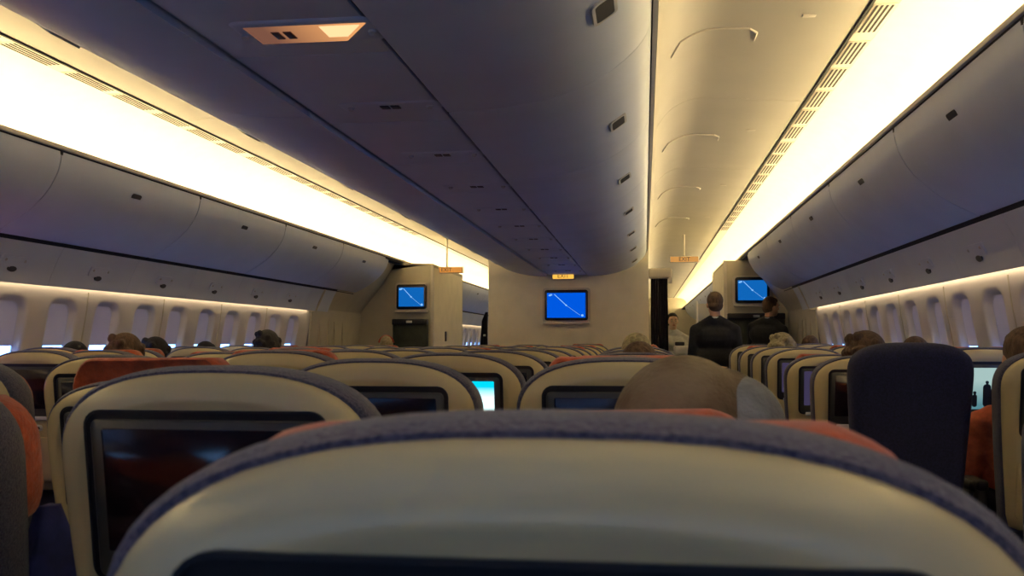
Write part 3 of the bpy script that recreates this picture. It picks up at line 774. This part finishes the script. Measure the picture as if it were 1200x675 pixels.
col_c = {0: 'rightmost centre seat', 1: 'centre seat one in from the right aisle', 2: 'centre seat one in from the left aisle', 3: 'leftmost centre seat'}
CX = [0.95, 0.315, -0.32, -0.95]
roww = ['nearest row', 'second row ahead', 'third row ahead', 'fourth row ahead', 'fifth row ahead', 'sixth row ahead', 'seventh row ahead', 'eighth row ahead', 'ninth row ahead', 'tenth row ahead', 'eleventh row ahead', 'twelfth row ahead', 'foremost row by the partition']
CD = [0.51, 1.48, 2.42, 3.37, 4.33, 5.3, 6.25, 7.2, 8.15, 9.1, 10.05, 11.0, 11.9]
rs = random.Random(12)
for r_, d in enumerate(CD):
    for c_, x in enumerate(CX):
        lab = 'cream-backed %s, %s' % (col_c[c_], roww[r_]); dz = rs.uniform(-0.012, 0.008); rx = 0.0; yy = d; sw = {}
        v = rs.random()
        sw['headrest_cover'] = COV_LOW if v < 0.75 else COV_MID
        if (r_, c_) == (0, 0): lab = 'large cream seat back filling the foreground, navy rim and orange cover on top'; dz = -0.001; sw = {}
        if (r_, c_) == (0, 1): x -= 0.03; sw['headrest_cover'] = COV_NARROW
        if (r_, c_) == (1, 0): lab = 'reclined seat in front of the foreground seat, with a greying head above'; dz = -0.078; yy = 1.20; sw['headrest_cover'] = COV_REC
        if (r_, c_) == (1, 1): lab = 'large cream seat back with blank dark screen, left of the foreground seat'; dz = 0; sw['headrest_cover'] = COV_LOW
        if (r_, c_) == (1, 2): lab = 'seat at the left picture edge with its orange headrest showing sideways'; x -= 0.022; sw['headrest_cover'] = COV_WIDE
        if (r_, c_) == (2, 2): lab = 'cream seat with a high orange headrest cover, left of the large blank-screen seat'; dz = -0.062; sw['headrest_cover'] = COV_HIGH
        if (r_, c_) == (3, 1): lab = 'seat with the bright cyan and white screen'; sw['screen'] = SCR_CYAN; dz = 0
        if (r_, c_) == (2, 0): dz = 0.0
        if (r_, c_) == (2, 1): dz = -0.004
        put_seat(x, yy, lab, 'centre block seats', dz, rx, 0, sw)
SD = [2.36, 4.05, 4.95, 5.88, 6.8, 7.72, 8.7, 9.65, 10.6, 11.45]
ROWN = ['nearest', 'second', 'third', 'fourth', 'fifth', 'sixth', 'seventh', 'eighth', 'ninth', 'foremost']
for r_, d in enumerate(SD):
    for c_, x in enumerate((2.085, 2.615)):
        if r_ == 1 and c_ == 0: continue
        lab = 'cream-backed %s seat of the right-hand block, %s row shown' % (('aisle', 'window')[c_], ROWN[r_])
        dz = [-0.02, 0, -0.028, -0.035, -0.005, 0.0, 0.0, 0.01, 0.005, 0.0][r_]+(0.0 if c_ == 0 else 0.01); sw = {'headrest_cover': COV_LOW if (r_+c_) % 3 else COV_MID}
        if (r_, c_) == (0, 0): lab = 'grey-looking seat back cut by the right picture edge'
        if (r_, c_) == (2, 1): lab = 'seat with a lit film picture on its screen, right of the all-navy seat'; sw['screen'] = SCR_FILM; dz = 0.012
        if (r_, c_) in ((4, 0), (3, 0)): sw['screen'] = SCR_SHEEN
        if (r_, c_) == (0, 0): x = 2.15; dz = -0.045
        if (r_, c_) == (1, 1): x = 2.645
        st_ = put_seat(x, d, lab, 'right block seats', dz, 0, 0, sw)
        if (r_, c_) == (2, 1):                 # the people in the film
            bm = B()
            for fx, fw, fh in ((-0.125, 0.012, 0.07), (-0.09, 0.016, 0.10), (-0.055, 0.011, 0.06), (0.0, 0.018, 0.11), (0.03, 0.014, 0.09), (0.085, 0.016, 0.10), (0.12, 0.012, 0.07)):
                loft(bm, [[shear((fx+p_, y_, q_)) for p_, q_ in rrect(fw, fh/2, fw*0.9, 4, 0, 0.895+fh/2)] for y_ in (-0.0310, -0.0320)])
                ball(bm, shear((fx, -0.0318, 0.895+fh+0.008)), (0.008, 0.001, 0.010), 10, 6)
            fr_ = [c for c in st_.children if c.name.startswith('screen_frame')][0]
            link('film_figures', bm, M['black'], fr_)
LD = [2.6, 3.6, 4.62, 5.55, 6.5, 7.45, 8.4, 9.35, 10.3, 11.25]
for r_, d in enumerate(LD):
    for c_, x in enumerate((-2.085, -2.615)):
        lab = 'cream-backed %s seat of the left-hand block, %s row shown' % (('aisle', 'window')[c_], ROWN[r_])
        dz = rs.uniform(-0.015, 0.005)
        if (r_, c_) == (2, 0): lab = 'grey seat back with dark screen at the left picture edge, beyond the navy seat'
        put_seat(x, 5.22 if (r_, c_) == (3, 0) else d, lab, 'left block seats', dz, 0, 0, {'headrest_cover': COV_LOW if (r_*2+c_) % 3 else COV_MID})

# the all-navy covered seat on the right aisle
t = thing('passenger_seat', (2.062, 4.10, 0), 'tall seat back fully covered in dark navy fabric, right of the aisle', 'seat')
bm = B()
def ring2(off, y): return [shear((p_, y, q_)) for p_, q_ in seat_outline(off, zt=1.212, w=0.236, n=3.0, h=0.13)]
loft(bm, [ring2(o, y) for o, y in ((0.07, -0.022), (0.035, -0.02), (0.012, -0.010), (0.0, 0.01), (-0.004, 0.05), (0.0, 0.09), (0.02, 0.115), (0.06, 0.12))]); link('backrest', bm, M['navy_dark'], t, angle=70)
yb = 0.12+0.70*TAN
bm = B(); box(bm, -0.235, 0.235, yb-0.02, yb+0.44, 0.33, 0.46, 0.04); link('seat_cushion', bm, M['navy_dark'], t)
for sx in (-1, 1):
    bm = B(); box(bm, sx*0.285-0.024, sx*0.285+0.024, yb-0.05, yb+0.36, 0.60, 0.645, 0.014); box(bm, sx*0.285-0.02, sx*0.285+0.02, yb-0.03, yb+0.10, 0.35, 0.61, 0.01); link('armrest', bm, M['black'], t)
    bm = B(); tube(bm, (sx*0.2, yb+0.05, 0.0), (sx*0.2, yb+0.08, 0.34), 0.018); tube(bm, (sx*0.2, yb+0.38, 0.0), (sx*0.2, yb+0.32, 0.34), 0.018); link('leg', bm, M['chrome'], t)
bm = B(); rings = []
for (w_, z0_, yy) in ((0.19, 1.12, 0.10),): pass
loft(bm, [[shear((p_, y, q_)) for p_, q_ in rrect(0.2-o, 0.12-o, 0.05, 6, 0, 1.06)] for y, o in ((0.10, 0.01), (0.13, 0.0), (0.16, 0.01), (0.165, 0.03))]); link('headrest_cover', bm, M['orange'], t)

# ------------------------------------------------------------------ PEOPLE
def body_mesh(name, parts, m, parent=None, voxel=0.009, smooth=4):
    """capsules (p0, r0, p1, r1) and ellipsoids (c, (rx, ry, rz), euler) fused into one continuous surface"""
    bm = B()
    for p in parts:
        if len(p) == 4:
            tube(bm, p[0], p[2], p[1], p[3], 14); ball(bm, p[0], p[1], 14, 9); ball(bm, p[2], p[3], 14, 9)
        else: ball(bm, p[0], p[1], 24, 16, p[2] if len(p) > 2 and p[2] else None)
    o = link(name, bm, m, parent, angle=180)
    md = o.modifiers.new('fuse', 'REMESH'); md.mode = 'VOXEL'; md.voxel_size = voxel; md.use_smooth_shade = True
    ms = o.modifiers.new('soften', 'SMOOTH'); ms.factor = 0.5; ms.iterations = smooth
    return o
def rot2(p, yaw, c=(0, 0)):
    x, y = p[0]-c[0], p[1]-c[1]
    return (c[0]+x*math.cos(yaw)-y*math.sin(yaw), c[1]+x*math.sin(yaw)+y*math.cos(yaw), p[2])
def head_parts(c, yaw=0, roll=0, s=1.0):
    """face looks along +y at yaw 0; c is the middle of the skull"""
    E = Euler((0, roll, yaw))
    Mx = E.to_matrix()
    def w(v): return tuple(Vector(c)+Mx @ (Vector(v)*s))
    def e(v, r): return (w(v), tuple(q*s for q in r), E)
    L = [e((0, 0, 0.01), (0.076, 0.095, 0.098)), e((0, 0.028, -0.065), (0.058, 0.062, 0.060)), e((0, 0.055, -0.098), (0.032, 0.032, 0.022)),
         e((0, 0.098, -0.028), (0.013, 0.018, 0.026)), e((0, 0.083, 0.012), (0.050, 0.014, 0.012)),
         e((0, 0.083, -0.072), (0.024, 0.012, 0.010)), e((0.078, -0.005, -0.022), (0.010, 0.020, 0.032)), e((-0.078, -0.005, -0.022), (0.010, 0.020, 0.032))]
    return L, w, E
def face_bits(w, E, s, parent, hairm):
    for sx in (-1, 1):
        bm = B(); ball(bm, w((sx*0.031, 0.0835, -0.008)), (0.013*s, 0.009*s, 0.008*s), 10, 8, E); link('eye', bm, M['white_blouse'], parent)
        bm = B(); ball(bm, w((sx*0.031, 0.092, -0.008)), (0.006*s, 0.003*s, 0.006*s), 8, 6, E); link('iris', bm, M['hair_dark'], parent)
        bm = B(); ball(bm, w((sx*0.032, 0.092, 0.018)), (0.019*s, 0.005*s, 0.004*s), 8, 6, E); link('eyebrow', bm, hairm, parent)
    bm = B(); ball(bm, w((0, 0.093, -0.071)), (0.023*s, 0.006*s, 0.007*s), 10, 6, E); link('lips', bm, M['shirt_coral'], parent)
def hair_parts(c, yaw, roll, s, style):
    _, w, E = head_parts(c, yaw, roll, s)
    def e(v, r): return (w(v), tuple(q*s for q in r), E)
    if style == 'short':
        return [e((0, -0.018, 0.028), (0.084, 0.094, 0.096)), e((0, -0.045, -0.02), (0.076, 0.066, 0.072)), e((0, 0.03, 0.070), (0.062, 0.055, 0.038))]
    if style == 'long':
        return [e((0, -0.015, 0.026), (0.092, 0.10, 0.10)), e((0, -0.05, -0.04), (0.09, 0.075, 0.12)), e((0, -0.06, -0.14), (0.085, 0.06, 0.09)), e((0, 0.03, 0.072), (0.062, 0.052, 0.038))]
    if style == 'bun':
        return [e((0, -0.018, 0.026), (0.085, 0.095, 0.096)), e((0, -0.045, -0.02), (0.078, 0.068, 0.075)), e((0, -0.12, 0.03), (0.045, 0.04, 0.045)), e((0, 0.03, 0.072), (0.060, 0.050, 0.036))]
    if style == 'curly':
        L = [e((0, -0.015, 0.03), (0.098, 0.104, 0.104)), e((0, -0.05, -0.02), (0.095, 0.075, 0.09))]
        rr = random.Random(7)
        for _ in range(26):
            a = rr.uniform(0, 2*PI); h = rr.uniform(-0.02, 0.11)
            q = math.sqrt(max(0, 1-((h-0.03)/0.11)**2))
            yy = 0.1*q*math.sin(a)-0.02
            if yy > 0.05 and h < 0.05: continue
            L.append(e((0.095*q*math.cos(a), yy, h), (0.024, 0.024, 0.024)))
        return L
def seated(x, y, ztop, hair, shirt, label, style='short', yaw=0, s=1.0, skin='skin', group=None, roll=0.0, lean=0.0, rz=0.0):
    """x, y: seat shell position; the head rests just in front of the headrest"""
    t = thing('person', (x, y, 0), label, 'person', group, rz)
    hc = (lean, 0.325, ztop-0.115*s)
    L, w, E = head_parts(hc, yaw, roll, s)
    zs = hc[2]-0.27
    hp, wv, E = L, w, E
    body = list(L)+[((hc[0], hc[1]-0.01, hc[2]-0.06), 0.055, (hc[0]*0.5, 0.30, zs+0.06), 0.060),
        ((-0.13, 0.32, zs), 0.068, (0.13, 0.32, zs), 0.068), ((0, 0.335, zs-0.10), (0.165, 0.105, 0.16)), ((0, 0.40, 0.66), (0.150, 0.105, 0.17)), ((0, 0.42, 0.56), (0.17, 0.12, 0.10))]
    top = [((-0.13, 0.32, zs), 0.072, (0.13, 0.32, zs), 0.072), ((0, 0.335, zs-0.10), (0.172, 0.112, 0.165)), ((0, 0.40, 0.66), (0.157, 0.112, 0.175)), ((0, 0.31, zs+0.03), 0.07, (0, 0.31, zs+0.055), 0.062)]
    legs = [((0, 0.42, 0.56), (0.177, 0.127, 0.10))]
    for sx in (-1, 1):
        sh, el, wr = (sx*0.185, 0.33, zs-0.01), (sx*0.215, 0.42, zs-0.29), (sx*0.10, 0.60, 0.66)
        body += [(sh, 0.050, el, 0.037), (el, 0.037, wr, 0.026)]
        top += [(sh, 0.058, el, 0.045), (el, 0.045, (wr[0]*1.08, wr[1]-0.03, wr[2]+0.003), 0.034)]
        # hand: palm, four fingers of different length, thumb
        body.append(((sx*0.085, 0.645, 0.65), (0.036, 0.045, 0.016)))
        for f, (dx, ln) in enumerate(((-0.027, 0.050), (-0.009, 0.060), (0.009, 0.056), (0.026, 0.042))):
            a = (sx*0.085+dx, 0.675, 0.652); b = (a[0], a[1]+ln*0.6, 0.645); c_ = (b[0], b[1]+ln*0.35, 0.630)
            body += [(a, 0.0088, b, 0.008), (b, 0.008, c_, 0.007)]
        body.append(((sx*0.085-sx*0.030, 0.64, 0.652), 0.011, (sx*0.085-sx*0.058, 0.672, 0.648), 0.009))
        hip, kn, an = (sx*0.10, 0.44, 0.545), (sx*0.12, 0.84, 0.52), (sx*0.12, 0.86, 0.10)
        body += [(hip, 0.080, kn, 0.058), (kn, 0.055, an, 0.035), ((sx*0.12, 0.84, 0.045), 0.038, (sx*0.13, 1.00, 0.035), 0.032)]
        legs += [(hip, 0.088, kn, 0.066), (kn, 0.063, (an[0], an[1], an[2]+0.02), 0.048)]
    b = body_mesh('body', body, M[skin], t, 0.0085)
    body_mesh('shirt', top, M[shirt], t, 0.010); body_mesh('trousers', legs, M['trousers'], t, 0.011)
    body_mesh('hair', hair_parts(hc, yaw, roll, s, style), M[hair], t, 0.006, 2)
    face_bits(w, E, s, t, M[hair])
    return t
# the greying head right in front of the foreground seat
g = seated(1.075, 1.16, 1.190, 'hair_grey', 'shirt_dark', 'man with short greying brown hair just over the foreground seat, head turned right', 'short', R(-62), 1.16)
hc = (0, 0.325, 1.190-0.115*1.16)
_, w_, E_ = head_parts(hc, R(-62), 0, 1.06)
o = body_mesh('bluelit_temple_hair', [(w_((0.025, 0.048, 0.028)), (0.080, 0.072, 0.085), E_), (w_((-0.02, 0.046, 0.028)), (0.072, 0.070, 0.083), E_)], M['hair_temple'], g, 0.005, 2)
o['label'] = 'grey hair at the temple, blue light mixed into its colour'

P_ = [
 # x, y(seat), ztop, hair, shirt, label, style, yaw, s
 (-2.085, 5.22, 1.255, 'hair_brown', 'shirt_dark', 'brown-haired head rising over the high orange headrest cover on the left', 'curly', 0, 1.0),
 (-2.615, 5.55, 1.215, 'hair_dark', 'shirt_red', 'dark-haired head just left of the brown-haired one, by the left windows', 'short', 0.3, 1.0),
 (-2.615, 6.60, 1.238, 'hair_dark', 'shirt_dark', 'dark purplish head right of the brown-haired one on the left', 'curly', 0, 1.0),
 (-2.615, 7.45, 1.215, 'hair_dark', 'shirt_dark', 'dark head low beside the left windows, left of the scarf wearer', 'short', 0, 1.0),
 (-2.085, 7.45, 1.300, 'hair_dark', 'shirt_cream', 'dark-haired person with a cream scarf at the left, taller than the rest', 'curly', 0.2, 1.0),
 (0.955, 5.30, 1.262, 'hair_blond', 'shirt_cream', 'fair-haired head before the partition with a cream collar', 'short', 0, 1.0),
 (0.975, 4.33, 1.212, 'hair_brown', 'shirt_dark', 'brown-haired head behind the greying man, right of the centre', 'long', 0.1, 0.95),
 (0.315, 6.25, 1.175, 'hair_blond', 'shirt_coral', 'blond person with a coral top in the middle of the centre block', 'long', 0.1, 0.95),
 (2.085, 7.72, 1.275, 'hair_blond', 'shirt_dark', 'ash-blond head over the right block, in front of the bending steward', 'curly', 0, 1.0),
 (2.615, 9.65, 1.275, 'hair_brown', 'shirt_dark', 'dark brown head right of the ash-blond head', 'short', 0, 1.0),
 (2.130, 4.95, 1.258, 'hair_brown', 'shirt_dark', 'big curly dark brown head left of the all-navy seat', 'curly', 0, 1.05),
 (2.615, 5.88, 1.245, 'hair_brown', 'shirt_red', 'head mostly hidden by the all-navy seat, above its left shoulder', 'short', 0, 0.95),
 (2.580, 4.05, 1.275, 'hair_brown', 'shirt_coral', 'brown-haired person in a coral shirt at the right picture edge', 'short', 0, 1.05),
 (2.085, 5.88, 1.12, 'hair_dark', 'shirt_olive', 'person in an olive jacket, low in the right block aisle seat', 'short', 0, 0.95),
 (2.085, 8.70, 1.14, 'hair_dark', 'shirt_blue', 'person in a blue shirt in the right block aisle seat', 'short', 0, 0.95),
]
for (x, y, zt, h, sh, lab, st, yw, s_) in P_:
    seated(x, y, zt, h, sh, lab, st, yw, s_)

def standing(x, y, H, label, face, kind='suit', bend=0.0, side=0.0, hair='hair_brown', style='short', skin='skin', headyaw=None, arm='down'):
    """face: heading in radians (0 = looking forward along +y); bend leans the trunk towards the heading"""
    t = thing('person', (x, y, 0), label, 'person', None, face)
    k = H/1.78
    def q(a, b, c): return (a*k, b*k, c*k)
    hipz = 0.93
    def T(a, b, c):                    # trunk space -> bent about the hips
        cz = c-hipz
        yy = b*math.cos(bend)+cz*math.sin(bend); zz = -b*math.sin(bend)+cz*math.cos(bend)
        xx = a*math.cos(side)+zz*math.sin(side); zz = -a*math.sin(side)+zz*math.cos(side)
        return q(xx, yy, hipz+zz)
    hc = T(0, 0.015, 1.655)
    L, w, E = head_parts(hc, (headyaw or 0), side*0.6, k)
    body = list(L)+[(T(0, 0, 1.58), 0.054*k, T(0, -0.01, 1.42), 0.058*k), (T(-0.14, -0.01, 1.365), 0.062*k, T(0.14, -0.01, 1.365), 0.062*k),
        (T(-0.06, 0, 1.30), 0.115*k, T(0.06, 0, 1.30), 0.115*k), (T(-0.05, 0, 1.10), 0.105*k, T(0.05, 0, 1.10), 0.105*k), (q(-0.07, 0, 0.95), 0.11*k, q(0.07, 0, 0.95), 0.11*k)]
    jac = [(T(-0.15, -0.01, 1.37), 0.078*k, T(0.15, -0.01, 1.37), 0.078*k), (T(-0.165, -0.01, 1.385), 0.068*k, T(-0.03, -0.01, 1.475), 0.062*k), (T(0.165, -0.01, 1.385), 0.068*k, T(0.03, -0.01, 1.475), 0.062*k), (T(-0.09, 0, 1.30), 0.132*k, T(0.09, 0, 1.30), 0.132*k), (T(-0.085, 0, 1.10), 0.125*k, T(0.085, 0, 1.10), 0.125*k),
        (q(-0.085, 0, 0.92), 0.122*k, q(0.085, 0, 0.92), 0.122*k), (T(0, -0.005, 1.46), 0.075*k, T(0, -0.005, 1.49), 0.062*k)]
    tr = [(q(-0.07, 0, 0.93), 0.118*k, q(0.07, 0, 0.93), 0.118*k)]
    for sx in (-1, 1):
        sh = T(sx*0.195, -0.01, 1.375)
        if arm == 'down': el = T(sx*0.235, -0.02, 1.12); wr = T(sx*0.215, 0.10, 0.88); fd = Vector((0, 0.3, -1)).normalized()
        else: el = T(sx*0.235, 0.10, 1.16); wr = T(sx*0.17, 0.33, 1.22); fd = Vector((0, 0.9, 0.35)).normalized()
        body += [(sh, 0.046*k, el, 0.036*k), (el, 0.036*k, wr, 0.026*k)]
        e2 = Vector(el).lerp(Vector(wr), 0.92)
        jac += [(sh, 0.066*k, el, 0.052*k), (el, 0.052*k, tuple(e2), 0.040*k)]
        wv = Vector(wr); lat = Vector((1, 0, 0))
        pm = wv+fd*0.055*k
        body.append((tuple(wv+fd*0.02*k), 0.026*k, tuple(pm), 0.030*k))
        for dx, ln in ((-0.027, 0.068), (-0.009, 0.080), (0.009, 0.074), (0.026, 0.058)):
            a = pm+lat*dx*k+fd*0.015*k; b_ = a+fd*ln*0.55*k; c_ = b_+(fd*0.7+Vector((0, 0.35, -0.3)))*ln*0.4*k
            body += [(tuple(a), 0.0092*k, tuple(b_), 0.0085*k), (tuple(b_), 0.0085*k, tuple(c_), 0.0075*k)]
        body.append((tuple(wv+fd*0.035*k-lat*sx*0.026*k), 0.011*k, tuple(wv+fd*0.085*k-lat*sx*0.05*k), 0.009*k))
        hip, kn, an = q(sx*0.09, 0, 0.90), q(sx*0.10, 0.015, 0.50), q(sx*0.10, -0.02, 0.10)
        body += [(hip, 0.085*k, kn, 0.055*k), (kn, 0.053*k, an, 0.036*k)]
        tr += [(hip, 0.095*k, kn, 0.070*k), (kn, 0.068*k, (an[0], an[1], an[2]), 0.060*k)]
        body_mesh('shoe', [(q(sx*0.10, -0.03, 0.045), 0.042*k, q(sx*0.11, 0.15, 0.036), 0.034*k)], M['black'], t, 0.008)
    body_mesh('body', body, M[skin], t, 0.0085)
    body_mesh('jacket', jac, M['suit'] if kind == 'suit' else M['white_blouse'], t, 0.010)
    body_mesh('trousers', tr, M['trousers'], t, 0.011)
    body_mesh('hair', hair_parts(hc, (headyaw or 0), side*0.6, k, style), M[hair], t, 0.006, 2)
    face_bits(w, E, k, t, M[hair])
    if kind == 'suit':
        bm = B(); c = Vector(T(0, -0.005, 1.485)); r0 = 0.064*k
        loft(bm, [[(c.x+r*math.cos(R(a)), c.y+r*math.sin(R(a)), c.z+z) for a in range(0, 360, 20)] for r, z in ((r0, 0.0), (r0*0.95, 0.03), (r0*0.9, 0.03), (r0*0.94, 0))], False, False)
        link('shirt_collar', bm, M['white_blouse'], t)
    return t
standing(1.70, 9.98, 1.72, 'male steward in a dark suit standing in the right aisle, seen from behind', 0.0, hair='hair_brown', headyaw=0.15)
standing(2.44, 12.30, 1.78, 'man in a dark suit bending to the right below the right wall monitor', R(-30), bend=0.08, side=0.10, hair='hair_brown', headyaw=R(-35), arm='up')
standing(1.39, 13.75, 1.62, 'dark-haired woman in a light blouse looking out beside the dark curtain', PI, kind='blouse', hair='hair_dark', style='bun', skin='skin_pale', headyaw=0.15)

# crossing headphones band / far head with a red band, left of the blank lavatory wall
t = seated(-1.58+0.0, 12.0, 1.0, 'hair_brown', 'shirt_dark', 'tmp') if False else None
g = seated(-2.085, 11.25, 1.285, 'hair_blond', 'shirt_dark', 'fair head with a red headband in front of the left monitor wall', 'short', 0, 0.95)
bm = B(); c = Vector((0, 0.325, 1.285-0.11))
for i in range(14):
    a0, a1 = R(10+i*160/14), R(10+(i+1)*160/14)
    tube(bm, c+Vector((0.092*math.cos(a0), -0.03, 0.10*math.sin(a0)+0.012)), c+Vector((0.092*math.cos(a1), -0.03, 0.10*math.sin(a1)+0.012)), 0.010, seg=8)
link('headband', bm, M['shirt_red'], g)

# blue blanket stuffed beside the armrest of the left edge seat
bm = B(); rings = []
for i in range(9):
    z = 0.47+0.43*i/8; k_ = math.sin(PI*(0.12+0.76*i/8))
    rings.append([(-0.155+(0.05+0.012*math.sin(3*a+i))*k_*math.cos(a), 1.80+(0.075+0.015*math.sin(4*a-i))*k_*math.sin(a), z) for a in [2*PI*j/20 for j in range(20)]])
loft(bm, rings)
tag(link('blanket', bm, M['blue_bag'], angle=180), 'crumpled dark blue blanket low behind the orange headrest at the left edge', 'blanket')
